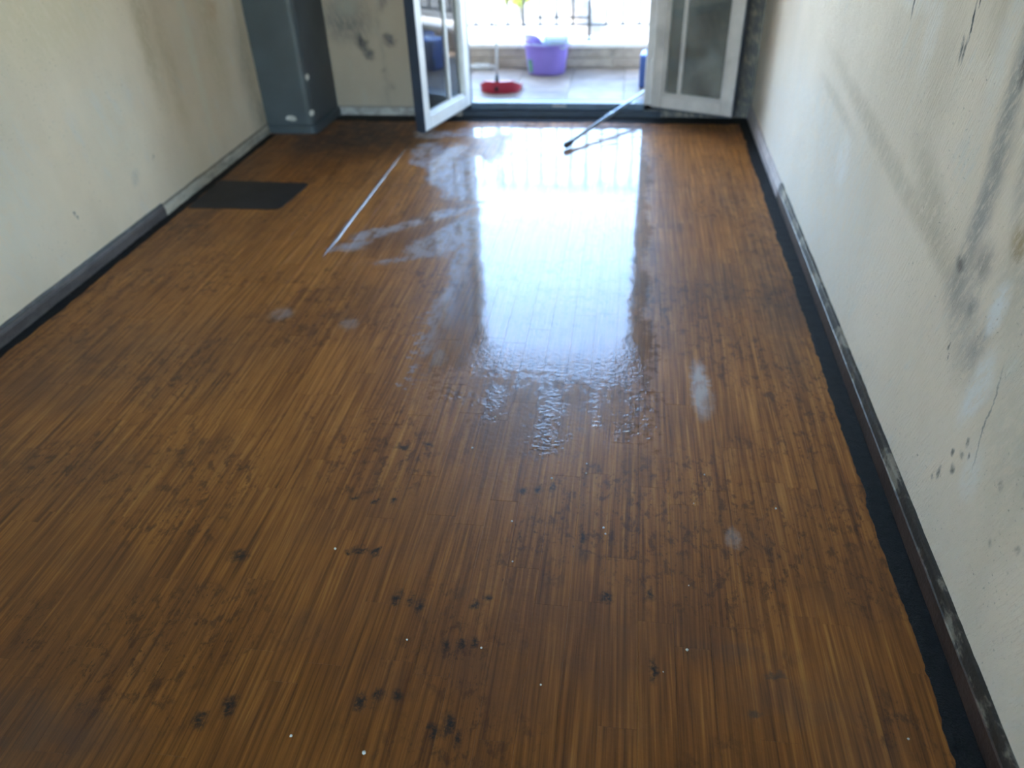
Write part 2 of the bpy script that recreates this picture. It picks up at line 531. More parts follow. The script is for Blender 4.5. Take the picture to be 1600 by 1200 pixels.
right_blobs = [
    # fresher bluish-white lower area, bounded by a diagonal brown tide line
    (3.6, 0.30, 1.5, 0.42, -4, (0.66, 0.67, 0.66), .55, .8),
    (2.45, 0.70, .95, .045, 6, BRN, .32, 1.0), (1.98, .72, .26, .075, 20, BRN, .42, 1.2), (3.1, .66, .35, .03, 4, BRN, .25, 1.0),
    (2.85, .52, .10, .10, 0, PALE, .6, .8),
    # long grey smoke bands near the camera
    (1.74, 1.04, .045, .28, -8, GREY, .75, 1.1), (1.70, .80, .05, .22, 4, GREY, .65, 1.1), (1.68, .62, .09, .10, 0, GREY, .55, 1.2), (1.56, .55, .10, .10, 10, GREY, .35, 1.2),
    (1.45, .85, .12, .25, 0, (0.42, 0.38, 0.30), .55, 1.2), (1.25, .55, .18, .30, 0, (0.50, 0.46, 0.37), .45, 1.2),
    (1.51, .83, .045, .035, 0, OCH, .75, 1.2), (1.50, .80, .03, .025, 0, (0.25, .15, .05), .5, 1.2),
    (1.725, .672, .022, .022, 0, SOOT, .6, 1.2), (1.735, 1.11, .018, .05, -8, SOOT, .9, 1.1), (1.75, 1.16, .012, .05, -8, SOOT, .7, 1.1),
    (1.62, 1.22, .06, .16, -8, GREY, .6, 1.2), (1.58, .95, .04, .12, -8, GREY, .45, 1.2), (1.62, .72, .05, .06, 20, (0.16, .155, .15), .6, 1.2), (1.52, .60, .03, .10, 14, GREY, .5, 1.2), (1.66, 1.06, .015, .06, -8, SOOT, .6, 1.2), (1.60, .63, .02, .04, 10, (0.12, .12, .12), .5, 1.2),
    (1.30, .80, .10, .12, 0, OCH, .22, 1.3), (1.15, .60, .10, .15, 0, BRN, .3, 1.3), (1.90, 1.2, .10, .15, -5, BRN, .3, 1.3), (2.15, .95, .12, .2, 0, BRN, .18, 1.3),
    # pale scraped patches
    (1.50, .68, .035, .075, 12, PALE, .85, .8), (1.46, .50, .045, .12, 10, PALE, .7, .8), (2.55, 1.12, .25, .05, 0, PALE, .5, 1.0), (2.30, 1.05, .06, .12, 0, PALE, .35, 1.0), (1.85, 1.15, .05, .2, -5, PALE, .4, 1.0), (1.36, .35, .05, .08, 0, PALE, .4, 1.0),
    # black scratches
    (2.055, 1.125, .007, .045, -10, SOOT, 1.0, .9), (2.075, 1.065, .008, .03, -14, SOOT, 1.0, .9), (2.055, 1.062, .009, .026, -6, SOOT, .9, 1.1), (2.04, 1.165, .004, .012, -10, SOOT, .9, .9),
    (2.495, 1.095, .006, .04, -8, SOOT, .9, .9),
    # mould specks near the skirting
    (1.481, .250, .008, .020, 0, SOOT, .95, 1.1), (1.456, .33, .007, .012, 0, SOOT, .8, 1.1), (1.435, .30, .010, .014, 0, SOOT, .8, 1.2), (1.41, .39, .008, .016, 0, SOOT, .75, 1.2), (1.42, .35, .01, .01, 0, SOOT, .6, 1.2), (1.50, .21, .005, .01, 0, SOOT, .6, 1.2), (1.39, .37, .005, .012, 0, SOOT, .7, 1.2),
    (1.64, .50, .005, .014, 20, SOOT, .7, 1.0), (1.625, .475, .004, .008, 0, SOOT, .8, 1.0), (1.38, .48, .004, .13, -9, (0.22, .21, .19), .8, .9),
    (1.163, .477, .012, .02, 20, SOOT, .5, 1.3), (1.12, .37, .008, .012, 30, SOOT, .5, 1.3), (1.20, .30, .01, .012, 0, SOOT, .4, 1.3), (1.25, .42, .012, .012, 0, SOOT, .4, 1.3),
]
left_blobs = [
    (3.05, 1.0, .55, .22, 0, (0.60, 0.50, 0.28), .40, 1.2), (3.66, .85, .07, .45, 0, (0.42, 0.33, 0.17), .50, 1.3), (3.80, .60, .07, .40, 0, (0.45, 0.36, 0.20), .35, 1.3),
    (4.05, .62, .045, .55, 0, (0.68, 0.64, 0.50), .6, 1.1), (4.30, .65, .12, .40, 0, (0.45, 0.36, 0.20), .40, 1.3), (4.62, .40, .10, .45, 0, (0.40, 0.34, 0.24), .55, 1.3),
    (4.37, .80, .06, .08, 0, (0.52, .28, .12), .35, 1.2), (4.70, .12, .06, .12, 0, (0.30, .27, .22), .6, 1.2),
    (2.775, .252, .008, .014, 0, (0.05, .06, .07), .95, .9), (2.79, .235, .008, .008, 0, (0.05, .06, .07), .8, .9), (3.26, .25, .05, .03, 20, (0.36, .36, .33), .5, 1.2), (3.45, .289, .008, .008, 0, SOOT, .6, 1.0), (2.4, .4, .3, .3, 0, (0.62, .64, .58), .4, 1.2),
    (2.55, .80, .20, .30, 0, (0.64, .62, .52), .35, 1.2), (3.25, .50, .30, .30, 0, (0.66, .65, .55), .3, 1.2), (2.6, 1.25, .4, .1, 0, (0.5, .5, .48), .35, 1.2),
]
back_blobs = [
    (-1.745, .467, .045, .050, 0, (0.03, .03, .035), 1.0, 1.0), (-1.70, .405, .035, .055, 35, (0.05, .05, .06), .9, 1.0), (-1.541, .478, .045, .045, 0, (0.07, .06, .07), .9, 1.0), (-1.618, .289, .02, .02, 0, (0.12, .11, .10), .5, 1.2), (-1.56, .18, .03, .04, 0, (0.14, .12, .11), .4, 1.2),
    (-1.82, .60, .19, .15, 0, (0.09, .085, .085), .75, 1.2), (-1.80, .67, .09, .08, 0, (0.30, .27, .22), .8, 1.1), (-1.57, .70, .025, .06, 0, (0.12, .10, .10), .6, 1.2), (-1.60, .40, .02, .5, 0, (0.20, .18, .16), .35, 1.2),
    (.55, .5, .50, 2.6, 0, (0.085, .085, .088), .97, .5),  # darkens the whole wall right of the door
]
M['wall_right'] = wall_mat('right_wall_plaster', 'x', (0.78, 0.655, 0.525), (0.695, 0.58, 0.455), right_blobs, stroke=1.3, warp=0.022, bump=0.0055)
M['wall_left'] = wall_mat('left_wall_plaster', 'x', (0.76, 0.635, 0.475), (0.67, 0.55, 0.40), left_blobs, stroke=0.3, warp=0.05, bump=0.0015)
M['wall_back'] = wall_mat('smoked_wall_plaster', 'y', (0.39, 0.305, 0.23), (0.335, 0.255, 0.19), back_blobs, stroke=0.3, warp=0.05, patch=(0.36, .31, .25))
M['wall_rear'] = wall_mat('rear_wall_plaster', 'y', (0.66, 0.62, 0.51), (0.56, 0.52, 0.42), [], stroke=0.3)
M['ceiling'] = simple('ceiling_paint', (0.66, 0.64, 0.58), 0.8, 0.06, 2, 0.001)
M['pillar'] = simple('slate_grey_paint', (0.058, 0.068, 0.074), 0.45, 0.10, 4, 0.0008)
M['chip'] = simple('bare_plaster_chip', (0.55, 0.50, 0.44), 0.8, 0.1, 40)
M['tar'] = simple('black_adhesive', (0.007, 0.008, 0.009), 0.6, 0.2, 40, 0.006, Specular_IOR_Level=0.18)
M['darkframe'] = simple('sooty_dark_frame', (0.020, 0.032, 0.055), 0.45, 0.15, 10)
M['sillgrey'] = simple('dull_blue_grey_sill', (0.062, 0.095, 0.14), 0.4, 0.15, 10)
M['pvc'] = simple('white_plastic_frame', (0.68, 0.67, 0.65), 0.35, 0.07, 6)
M['pvcdull'] = simple('dull_grey_plastic_frame', (0.47, 0.43, 0.41), 0.45, 0.10, 8)  # greyer version of the white frame plastic
M['glass'] = glass_mat('dusty_glass')
M['glass_dirty'] = glass_mat('smoky_glass', (0.62, 0.66, 0.64), 0.22)
M['sub'] = simple('cement_screed', (0.10, 0.09, 0.08), 0.9, 0.2, 10)

# ------------------------------------------------------------------ room shell
def struct(name, bm, mat, parent=None, label=None):
    o = obj(name, bm, mat, parent)
    if parent is None:
        o['kind'] = 'structure'
        if label: o['label'] = label
    return o

TH = 0.25
struct('wall_left', B((XL - TH, YF - TH, -0.05), (XL, YB + TH, ZC)), M['wall_left'], label='cream plaster wall with yellow smoke stains on the left')
struct('wall_right', B((XR, YF - TH, -0.05), (XR + TH, YB + TH, ZC)), M['wall_right'], label='scraped cream plaster wall with soot marks on the right')
DX0, DX1, DZ = -1.095, 0.215, 2.27     # doorway in the far wall
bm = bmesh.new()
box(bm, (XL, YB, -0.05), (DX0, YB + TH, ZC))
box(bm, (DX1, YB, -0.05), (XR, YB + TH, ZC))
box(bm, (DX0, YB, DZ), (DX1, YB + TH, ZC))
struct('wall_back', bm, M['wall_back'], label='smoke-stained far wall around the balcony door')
WX0, WX1, WZ0, WZ1 = -2.1, 0.60, 0.10, 2.50   # window added behind the camera to brighten the near walls
bm = bmesh.new()
box(bm, (XL, YF - TH, -0.05), (WX0, YF, ZC))
box(bm, (WX1, YF - TH, -0.05), (XR, YF, ZC))
box(bm, (WX0, YF - TH, -0.05), (WX1, YF, WZ0))
box(bm, (WX0, YF - TH, WZ1), (WX1, YF, ZC))
struct('wall_front', bm, M['wall_rear'], label='plaster wall behind the viewer with an added window opening')
struct('ceiling', B((XL - TH, YF - TH, ZC), (XR + TH, YB + TH, ZC + 0.2)), M['ceiling'], label='off-white room ceiling')

# unseen window added behind the camera as a daylight source
wr = tag(empty('added_window', ((WX0 + WX1) / 2, YF - 0.12, WZ0)), 'unseen white framed window added behind the viewer for light', kind='structure')
bm = bmesh.new()
hw, hh = (WX1 - WX0) / 2, WZ1 - WZ0
for lo, hi in [((-hw, -.03, 0), (hw, .03, .06)), ((-hw, -.03, hh - .06), (hw, .03, hh)), ((-hw, -.03, .06), (-hw + .06, .03, hh - .06)), ((hw - .06, -.03, .06), (hw, .03, hh - .06)), ((-.035, -.03, .06), (.035, .03, hh - .06))]:
    box(bm, lo, hi, 0.004)
obj('window_frame', bm, M['pvc'], wr)
for a, b in ((-hw + .06, -.035), (.035, hw - .06)):
    obj('pane', B((a, -.004, .06), (b, .004, hh - .06)), M['glass'], wr)

# ------------------------------------------------------------------ floor boards
floor = struct('floor', B((XL, YF, -0.06), (XR, YB + TH, -0.012)), M['sub'], label='brown parquet floor, wet in front of the balcony door')
YEND = 5.12
planks = []
for c in range(0, 37):
    x0 = PX0 + c * PW
    off = plank_off(c)
    r = math.floor((YF - off) / PL)
    while True:
        y0 = off + r * PL
        y1 = y0 + PL
        r += 1
        if y0 >= YEND: break
        y0, y1 = max(y0, YF + 0.005), min(y1, YEND)
        if y1 - y0 < 0.01: continue
        planks.append((x0, y0, y1))


def plank_bm(L, bm=None, x=0.0, y=0.0, z=0.0):
    g, e = 0.00012, 0.0003
    bm = bm or bmesh.new()
    a = [(g, g), (PW - g, g), (PW - g, L - g), (g, L - g)]
    b = [(g + e, g + e), (PW - g - e, g + e), (PW - g - e, L - g - e), (g + e, L - g - e)]
    v0 = [bm.verts.new((x + p, y + q, z - .012)) for p, q in a]
    v1 = [bm.verts.new((x + p, y + q, z - .0003)) for p, q in a]
    v2 = [bm.verts.new((x + p, y + q, z)) for p, q in b]
    for k in range(4):
        j = (k + 1) % 4
        bm.faces.new((v0[k], v0[j], v1[j], v1[k]))
        bm.faces.new((v1[k], v1[j], v2[j], v2[k]))
    bm.faces.new(v2)
    return bm


def seen(pl):
    x0, y0, y1 = pl
    n = 0
    for fy in (0.0, 0.5, 1.0):
        q = world_to_px((x0 + PW / 2, y0 + (y1 - y0) * fy, 0))
        if q and -10 < q[0] < 1610 and -10 < q[1] < 1210: n += 1
    if n == 0: return 0.0
    return n * (y1 - y0) / ((x0 + PW / 2) ** 2 + ((y0 + y1) / 2) ** 2 + CAMZ ** 2) ** 1.5

planks.sort(key=seen, reverse=True)
cache = {}
rp = random.Random(3)
for (x0, y0, y1) in planks[:300]:
    L = round(y1 - y0, 3)
    if L not in cache:
        bmp = plank_bm(L)
        me = bpy.data.meshes.new('plank')
        bmp.to_mesh(me)
        bmp.free()
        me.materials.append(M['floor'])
        cache[L] = me
    o = share('plank', cache[L], floor, (x0, y0, rp.uniform(-.0001, .0)))
    o.rotation_euler = (rp.uniform(-.0002, .0002), rp.uniform(-.0007, .0007), 0)
bm = bmesh.new()
for (x0, y0, y1) in planks[300:]:
    plank_bm(y1 - y0, bm, x0, y0, rp.uniform(-.0001, .0))
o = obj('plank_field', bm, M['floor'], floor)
o['kind'] = 'stuff'

# ragged black adhesive strips left along the walls
def ragged_strip(name, along, fixed, inner, a0, a1, rag, label, height=0.003, step=0.012, seed=0.0):
    bm = bmesh.new()
    n = int((a1 - a0) / step)
    rows = []
    sgn = 1 if inner > fixed else -1
    for i in range(n + 1):
        a = a0 + (a1 - a0) * i / n
        e = inner + rag * (mnoise.noise((a * 2.2, seed, 0)) * 1.0 + 0.6 * mnoise.noise((a * 11, seed + 3, 0)) + 0.35 * mnoise.noise((a * 45, seed + 5, 0)))
        row = []
        K = 5
        for k in range(K + 1):
            f = k / K
            p = fixed + (e - fixed) * f
            zz = 0.0007 if k == K else height * (0.6 + 0.5 * mnoise.noise((a * 30, p * 40, seed)))
            row.append(bm.verts.new((p, a, max(zz, .0007)) if along == 'y' else (a, p, max(zz, .0007))))
        lo = [bm.verts.new((fixed, a, -.01) if along == 'y' else (a, fixed, -.01)), bm.verts.new((e, a, -.002) if along == 'y' else (a, e, -.002))]
        rows.append([lo[0]] + row + [lo[1]])
    for r0, r1 in zip(rows, rows[1:]):
        for k in range(len(r0)):
            j = (k + 1) % len(r0)
            bm.faces.new((r0[k], r0[j], r1[j], r1[k]))
    bm.faces.new(rows[0]); bm.faces.new(rows[-1][::-1])
    return struct(name, bm, M['tar'], label=label)

ragged_strip('trim_1', 'y', FR - .001, 0.706, YF + .01, 5.02, 0.015, 'black bumpy adhesive strip along the right skirting', seed=1.0, step=0.008)
ragged_strip('trim_2', 'y', FL + .001, -2.243, YF + .01, 4.70, 0.012, 'dark adhesive strip along the left skirting', seed=4.0)
ragged_strip('trim_3', 'x', YB - .001, 5.02, FL + .33, FR - .001, 0.02, 'black adhesive strip along the far wall and door sill', seed=8.0)

# ------------------------------------------------------------------ skirtings
def skirt_mat(name, front, top, dirt, zsplit):
    t = NT(name)
    x, y, z = t.sep(t.pos())
    nz = t.noise(t.comb(t.m('MULTIPLY', x, 1.0), t.m('MULTIPLY', y, 0.35), z), 18, 5, 0.65)
    zz = t.m('ADD', z, t.m('MULTIPLY', t.m('SUBTRACT', nz, 0.5), 0.012))
    c = t.mix(t.smooth(nz, 0.4, 0.65), front, tuple(k * 0.6 for k in front))
    tp = t.mix(t.smooth(t.noise(t.comb(x, t.m('MULTIPLY', y, 0.5), z), 14, 5, 0.7), 0.38, 0.50), top, dirt)
    c = t.mix(t.smooth(zz, zsplit - .002, zsplit + .002), c, tp)
    t.bsdf(c, 0.5, Normal=t.bump(t.noise(t.pos(), 70, 4), 0.002))
    return t.mat

M['skirt_r'] = skirt_mat('brown_skirting_chipped', (0.062, 0.034, 0.025), (0.24, 0.21, 0.165), (0.030, 0.025, 0.021), 0.052)
M['skirt_rp'] = simple('pinkish_skirting', (0.46, 0.40, 0.39), 0.5, 0.15, 12, 0.001)
M['skirt_l'] = skirt_mat('grey_brown_skirting', (0.105, 0.085, 0.080), (0.085, 0.07, 0.065), (0.04, 0.035, 0.03), 0.055)
M['skirt_lp'] = skirt_mat('pale_skirting', (0.52, 0.47, 0.38), (0.16, 0.13, 0.10), (0.22, 0.18, 0.13), 0.052)
M['skirt_b'] = skirt_mat('pale_back_skirting', (0.40, 0.36, 0.33), (0.18, 0.15, 0.13), (0.22, 0.18, 0.15), 0.05)

def skirting(name, along, face, wall, a0, a1, h, mat, parent=None, seed=0.0, rag=0.004, label=None):
    bm = bmesh.new()
    step = 0.025
    n = max(2, int((a1 - a0) / step))
    sg = 1 if wall > face else -1
    rows = []
    for i in range(n + 1):
        a = a0 + (a1 - a0) * i / n
        jz = rag * (mnoise.noise((a * 6, seed, 0)) + 0.7 * mnoise.noise((a * 28, seed, 2)))
        jx = rag * 0.5 * mnoise.noise((a * 14, seed, 5))
        prof = [(face, -.008), (face, h * .62), (face + sg * .003 + jx, h * .66), (face + sg * .006 + jx, h * .9 + jz), (face + sg * .009, h + jz), (wall, h + jz), (wall, -.008)]
        rows.append([bm.verts.new((p, a, z) if along == 'y' else (a, p, z)) for p, z in prof])
    for r0, r1 in zip(rows, rows[1:]):
        for k in range(len(r0)):
            j = (k + 1) % len(r0)
            bm.faces.new((r0[k], r0[j], r1[j], r1[k]))
    bm.faces.new(rows[0]); bm.faces.new(rows[-1][::-1])
    return struct(name, bm, mat, parent, label)

sk = skirting('baseboard_right', 'y', FR, XR, YF + .01, 3.80, 0.082, M['skirt_r'], seed=2, label='chipped dark brown skirting board along the right wall')
skirting('skirting_length', 'y', FR + .002, XR, 3.805, 5.15, 0.078, M['skirt_rp'], sk, seed=5, rag=.002)
sk = skirting('baseboard_left', 'y', FL, XL, YF + .01, 3.385, 0.066, M['skirt_l'], seed=9, rag=.002, label='grey brown and pale skirting along the left wall')
skirting('skirting_length', 'y', FL - .001, XL, 3.39, 4.735, 0.060, M['skirt_lp'], sk, seed=12, rag=.003)
skirting('baseboard_back', 'x', YB - .014, YB, -1.965, DX0 - .005, 0.062, M['skirt_b'], seed=15, rag=.002, label='pale skirting on the far wall left of the door')

# corner pillar
pil = rounded_poly([(XL, 4.74), (-1.99, 4.74), (-1.965, YB), (XL, YB)], [.001, .045, .001, .001], 5)
bm = prism(bmesh.new(), pil, -0.01, ZC)
po = struct('wall_pillar', bm, M['pillar'], label='dark slate grey painted corner pillar on the left')
pil2 = rounded_poly([(XL + .001, 4.722), (-1.975, 4.722), (-1.945, YB - .001), (XL + .001, YB - .001)], [.001, .045, .001, .001], 5)
bm = prism(bmesh.new(), pil2, -0.01, 0.052)
obj('plinth', bm, M['pillar'], po)
rc = random.Random(5)
for (cx, cy, cz, sx, sz, yaw) in [(-2.133, 4.74, .093, .034, .017, 0), (-1.992, 4.752, .125, .016, .020, .8), (-1.985, 4.765, .34, .013, .018, 1.0)]:
    bm = bmesh.new()
    ring = []
    for k in range(9):
        a = 2 * math.pi * k / 9
        rr = rc.uniform(.75, 1.15)
        ring.append((sx * rr * math.cos(a), sz * rr * math.sin(a)))
    f = [bm.verts.new((p, -.0025, q)) for p, q in ring]
    b = [bm.verts.new((p * 1.1, .004, q * 1.1)) for p, q in ring]
    bm.faces.new(f)
    bm.faces.new(b[::-1])
    for k in range(9):
        bm.faces.new((f[k], f[(k + 1) % 9], b[(k + 1) % 9], b[k]))
    o = obj('paint_chip', bm, M['chip'], po)
    o.location = (cx, cy, cz)
    o.rotation_euler = (0, 0, yaw)
    o['label'] = 'bare plaster where paint has chipped off'

# ------------------------------------------------------------------ balcony door
door = tag(empty('door_1', ((DX0 + DX1) / 2, YB, 0)), 'white double balcony door with both glazed leaves swung into the room', kind='structure')
dcx = (DX0 + DX1) / 2
def dloc(x, y, z): return (x - dcx, y - YB, z)
bm = bmesh.new()
FY0, FY1 = YB + .005, YB + .085
FWL, FWR = DX0 + .055, 0.103
box(bm, dloc(DX0, FY0, .04), dloc(FWL, FY1, DZ), .004)
obj('door_jamb', bm, M['darkframe'], door)
obj('door_jamb', B(dloc(FWR, FY0, .04), dloc(DX1, FY1, DZ), .004), M['pvcdull'], door)
obj('door_head', B(dloc(FWL, FY0, DZ - .06), dloc(FWR, FY1, DZ), .004), M['pvcdull'], door)
obj('door_step', B(dloc(DX0, YB - .022, -.012), dloc(DX1, YB + TH + .02, .040), .004), M['darkframe'], door)
sill = obj('door_sill', B(dloc(DX0, FY0, .040), dloc(DX1, FY1, .083), .005), M['sillgrey'], door)
o = obj('sill_mark', B(dloc(-.49, FY0 - .003, .062), dloc(-.40, FY0 + .002, .072), .001), M['pvcdull'], sill)  # pale mark on the sill, built as a thin raised block
o['label'] = 'small pale mark on the sill'

def leaf(hinge, free, side, LH, face_mat, edge_mat, glass, muntin_f, muntin_mat, label):
    """leaf plane runs hinge -> free; 'side' is the sign of its thickness along the left-hand normal"""
    h, f = Vector((*hinge, 0)), Vector((*free, 0))
    W = (f - h).length
    ang = math.atan2(f.y - h.y, f.x - h.x)
    z0, T = 0.092, 0.062
    s0, s1 = (0.0, T) if side > 0 else (-T, 0.0)
    st = 0.072
    bm = bmesh.new()
    # outer frame: stiles, rails with a stepped glazing bead
    for lo, hi in [((0, z0), (st, LH)), ((W - st, z0), (W, LH)), ((st, z0), (W - st, z0 + .078)), ((st, LH - .075), (W - st, LH))]:
        box(bm, (lo[0], s0 + .001, lo[1]), (hi[0], s1 - .001, hi[1]), .004)
    root = obj('door_leaf', bm, face_mat, door)
    root.location = (h.x - dcx, h.y - YB, 0)
    root.rotation_euler = (0, 0, ang)
    root['label'] = label
    # beads
    bm = bmesh.new()
    bd = .014
    for lo, hi in [((st, z0 + .078), (st + bd, LH - .075)), ((W - st - bd, z0 + .078), (W - st, LH - .075)), ((st + bd, z0 + .078), (W - st - bd, z0 + .078 + bd)), ((st + bd, LH - .075 - bd), (W - st - bd, LH - .075))]:
        box(bm, (lo[0], s0 + .010, lo[1]), (hi[0], s1 - .010, hi[1]), .003)
    obj('glazing_bead', bm, face_mat, root)
    sm = (s0 + s1) / 2
    xm = st + (W - 2 * st) * muntin_f
    obj('muntin', B((xm - .011, sm - .014, z0 + .078), (xm + .011, sm + .014, LH - .075), .003), muntin_mat, root)
    obj('pane', B((st, sm - .003, z0 + .078), (xm - .011, sm + .003, LH - .075)), glass, root)
    obj('pane', B((xm + .011, sm - .003, z0 + .078), (W - st, sm + .003, LH - .075)), glass, root)
    # sooty closing edge
    bm = B((W - .001, s0 - .001, z0 - .002), (W + .006, s1 + .001, LH), .002)
    obj('closing_edge', bm, edge_mat, root)
    # lower seal
    obj('bottom_seal', B((.01, s0 + .012, z0 - .012), (W - .005, s1 - .012, z0 + .002), .002), edge_mat, root)
    # handle on the room-side face
    hy = s1 if side > 0 else s0
    d = 1 if side > 0 else -1
    bm = bmesh.new()
    box(bm, (W - .055, min(hy, hy + d * .012), 1.0), (W - .025, max(hy, hy + d * .012), 1.16), .003)
    tube(bm, [(W - .04, hy + d * .010, 1.1), (W - .04, hy + d * .045, 1.1), (W - .045, hy + d * .05, 1.1), (W - .15, hy + d * .05, 1.1)], .009, 10)
    obj('handle', bm, M['pvcdull'], root)
    for hz in (.28, 1.15, 2.0):
        bm = tube(bmesh.new(), [(-.008, sm, hz), (-.008, sm, hz + .09)], .011, 12)
        obj('hinge', bm, M['pvcdull'], root)
    return root

LHT = DZ - .045
leaf((-1.018, 5.083), (-1.190, 4.500), -1, LHT, M['pvc'], M['darkframe'], M['glass'], .36, M['pvc'], 'white framed left leaf with sky reflected in its glass')
leaf((0.141, 5.070), (0.628, 4.848), 1, LHT, M['pvcdull'], M['darkframe'], M['glass_dirty'], .27, M['pvcdull'], 'greyish right leaf with smoky glass standing against the far wall')

# ------------------------------------------------------------------ things on the room floor
M['soot_patch'] = simple('scorched_black_patch', (0.013, 0.012, 0.014), 0.55, 0.35, 7, 0.0006)
pp = rounded_poly([(-2.232, 3.492), (-1.735, 3.500), (-1.705, 3.865), (-2.238, 3.880)], [.004, .035, .035, .004], 5)
bm = prism(bmesh.new(), pp, 0.0006, 0.0026)
o = obj('floor_patch', bm, M['soot_patch'])  # dark square stain on the boards, built as a thin sheet
tag(o, 'thin blackened square patch of floor by the left skirting', 'mat')
bm = prism(bmesh.new(), rounded_poly([(-2.05, 3.60), (-1.90, 3.60), (-1.87, 3.72), (-2.04, 3.72)], .012, 3), .0026, .0034)
obj('scorch_ridge', bm, M['soot_patch'], o)

# bead of water standing along a board joint
t = NT('standing_water_bead')
t.bsdf((0.28, 0.22, 0.20), 0.12, IOR=1.4, Coat_Weight=1.0, Coat_Roughness=0.04)
M['bead'] = t.mat
bm = bmesh.new()
n = 120
rows = []
for i in range(n + 1):
    f = i / n
    yy = 2.985 + (4.50 - 2.985) * f
    wd = (.0075 + .0045 * mnoise.noise((yy * 7, 0, 1)) + .002 * mnoise.noise((yy * 40, 2, 1))) * min(1, f * 12 + .1, (1 - f) * 8 + .1) * (1.0 + .5 * (1 - f))
    xx = -1.316 + .003 * mnoise.noise((yy * 3, 5, 0)) - .008 * (1 - f)
    rows.append([bm.verts.new((xx + wd * math.cos(a), yy, .0006 + .42 * wd * math.sin(a))) for a in [math.pi * k / 6 for k in range(7)]])
for a, b in zip(rows, rows[1:]):
    for k in range(6):
        bm.faces.new((a[k], a[k + 1], b[k + 1], b[k]))
    bm.faces.new((a[6], a[0], b[0], b[6]))
bm.faces.new(rows[0]); bm.faces.new(rows[-1][::-1])
o = obj('water_bead', bm, M['bead'], smooth=True)
tag(o, 'thin pale line of water along a floorboard joint left of the wet strip', 'water')

# mop pole lying over the sill
M['pole'] = simple('brushed_steel_pole', (0.24, 0.29, 0.34), 0.35, 0.05, 20, Metallic=0.6)
M['blackplastic'] = simple('black_plastic', (0.012, 0.013, 0.016), 0.4, 0.1, 20)
p0 = Vector((-0.351, 4.495, 0.022))
p1 = Vector((0.091, 5.30, 0.1165))
dr = (p1 - p0)
pend = p0 + dr * 1.35
pr = empty('mop_pole', (p0.x, p0.y, 0))
tag(pr, 'long steel mop pole with a black end lying across the door sill', 'pole')
L_ = lambda p: p - Vector((p0.x, p0.y, 0))
dn = dr.normalized()
obj('tube', tube(bmesh.new(), [L_(p0 + dn * .05), L_(pend)], .0105, 14), M['pole'], pr, True)
obj('end_grip', tube(bmesh.new(), [L_(p0 - dn * .004), L_(p0 + dn * .006), L_(p0 + dn * .05), L_(p0 + dn * .085), L_(p0 + dn * .09)], [.012, .019, .018, .0125, .0108], 14), M['blackplastic'], pr, True)
obj('joint_sleeve', tube(bmesh.new(), [L_(p0 + dn * .48), L_(p0 + dn * .482), L_(p0 + dn * .545), L_(p0 + dn * .548)], [.0106, .0128, .0128, .0106], 14), M['pole'], pr, True)
obj('hanging_cap', tube(bmesh.new(), [L_(pend - dn * .01), L_(pend + dn * .03), L_(pend + dn * .04)], [.0118, .0118, .006], 12), M['blackplastic'], pr, True)

# crumbs of plaster on the boards
M['crumb'] = simple('plaster_crumb', (0.62, 0.60, 0.54), 0.8, 0.15, 200)
cm = []
for k in range(3):
    bm = bmesh.new()
    bmesh.ops.create_icosphere(bm, subdivisions=2, radius=1.0)
    for v in bm.verts:
        v.co *= 1 + .35 * mnoise.noise(v.co * 1.6 + Vector((k * 7, 0, 0)))
        v.co.z *= .75
        v.co.z = max(v.co.z, -.55)
    me = bpy.data.meshes.new('plaster_crumb')
    bm.to_mesh(me); bm.free()
    me.materials.append(M['crumb'])
    cm.append(me)
rc = random.Random(11)
for k, (cx, cy, r) in enumerate([(-.002, 1.452, .0030), (.200, 1.095, .0032), (.459, 1.573, .0030), (-.62, .792, .0030), (-.458, .775, .0040), (-.696, 1.301, .0034),
        (-.118, .970, .0022), (-.263, 1.047, .0026), (-.438, 1.049, .0024), (-.248, 1.449, .0026), (-.060, 1.662, .0024), (-.061, 1.704, .0024), (-.364, 1.899, .003),
        (.277, 1.691, .0022), (.240, 1.570, .0018), (.213, 1.281, .0018), (-.410, 1.741, .003), (-.157, 1.630, .0034), (.004, 1.430, .0026), (-.227, 1.309, .0022), (.630, .936, .0024), (.146, 1.033, .0016)]):
    o = share('plaster_crumb', cm[k % 3], None, (cx, cy, r * .55))
    o.scale = (r, r, r)
    o.rotation_euler = (0, 0, rc.uniform(0, 6))
    tag(o, 'tiny pale crumb of plaster lying on the brown floorboards', 'crumb', 'plaster crumbs on the floorboards')

# ------------------------------------------------------------------ balcony
M['tile'] = simple('pale_stone_tile', (0.20, 0.165, 0.135), 0.5, 0.16, 7, 0.0008)
M['tile2'] = simple('pale_stone_tile_worn', (0.245, 0.204, 0.168), 0.5, 0.16, 6, 0.0008)
M['stone'] = simple('brownish_stone', (0.43, 0.37, 0.315), 0.75, 0.15, 9, 0.002)
M['stone2'] = simple('brownish_stone_dark', (0.38, 0.32, 0.27), 0.75, 0.15, 9, 0.002)
M['coping'] = simple('white_coping_stone', (0.72, 0.71, 0.69), 0.6, 0.08, 6)
M['iron'] = simple('dark_iron', (0.035, 0.035, 0.04), 0.5, 0.15, 30)
M['concrete'] = simple('painted_concrete', (0.60, 0.58, 0.54), 0.8, 0.1, 3)

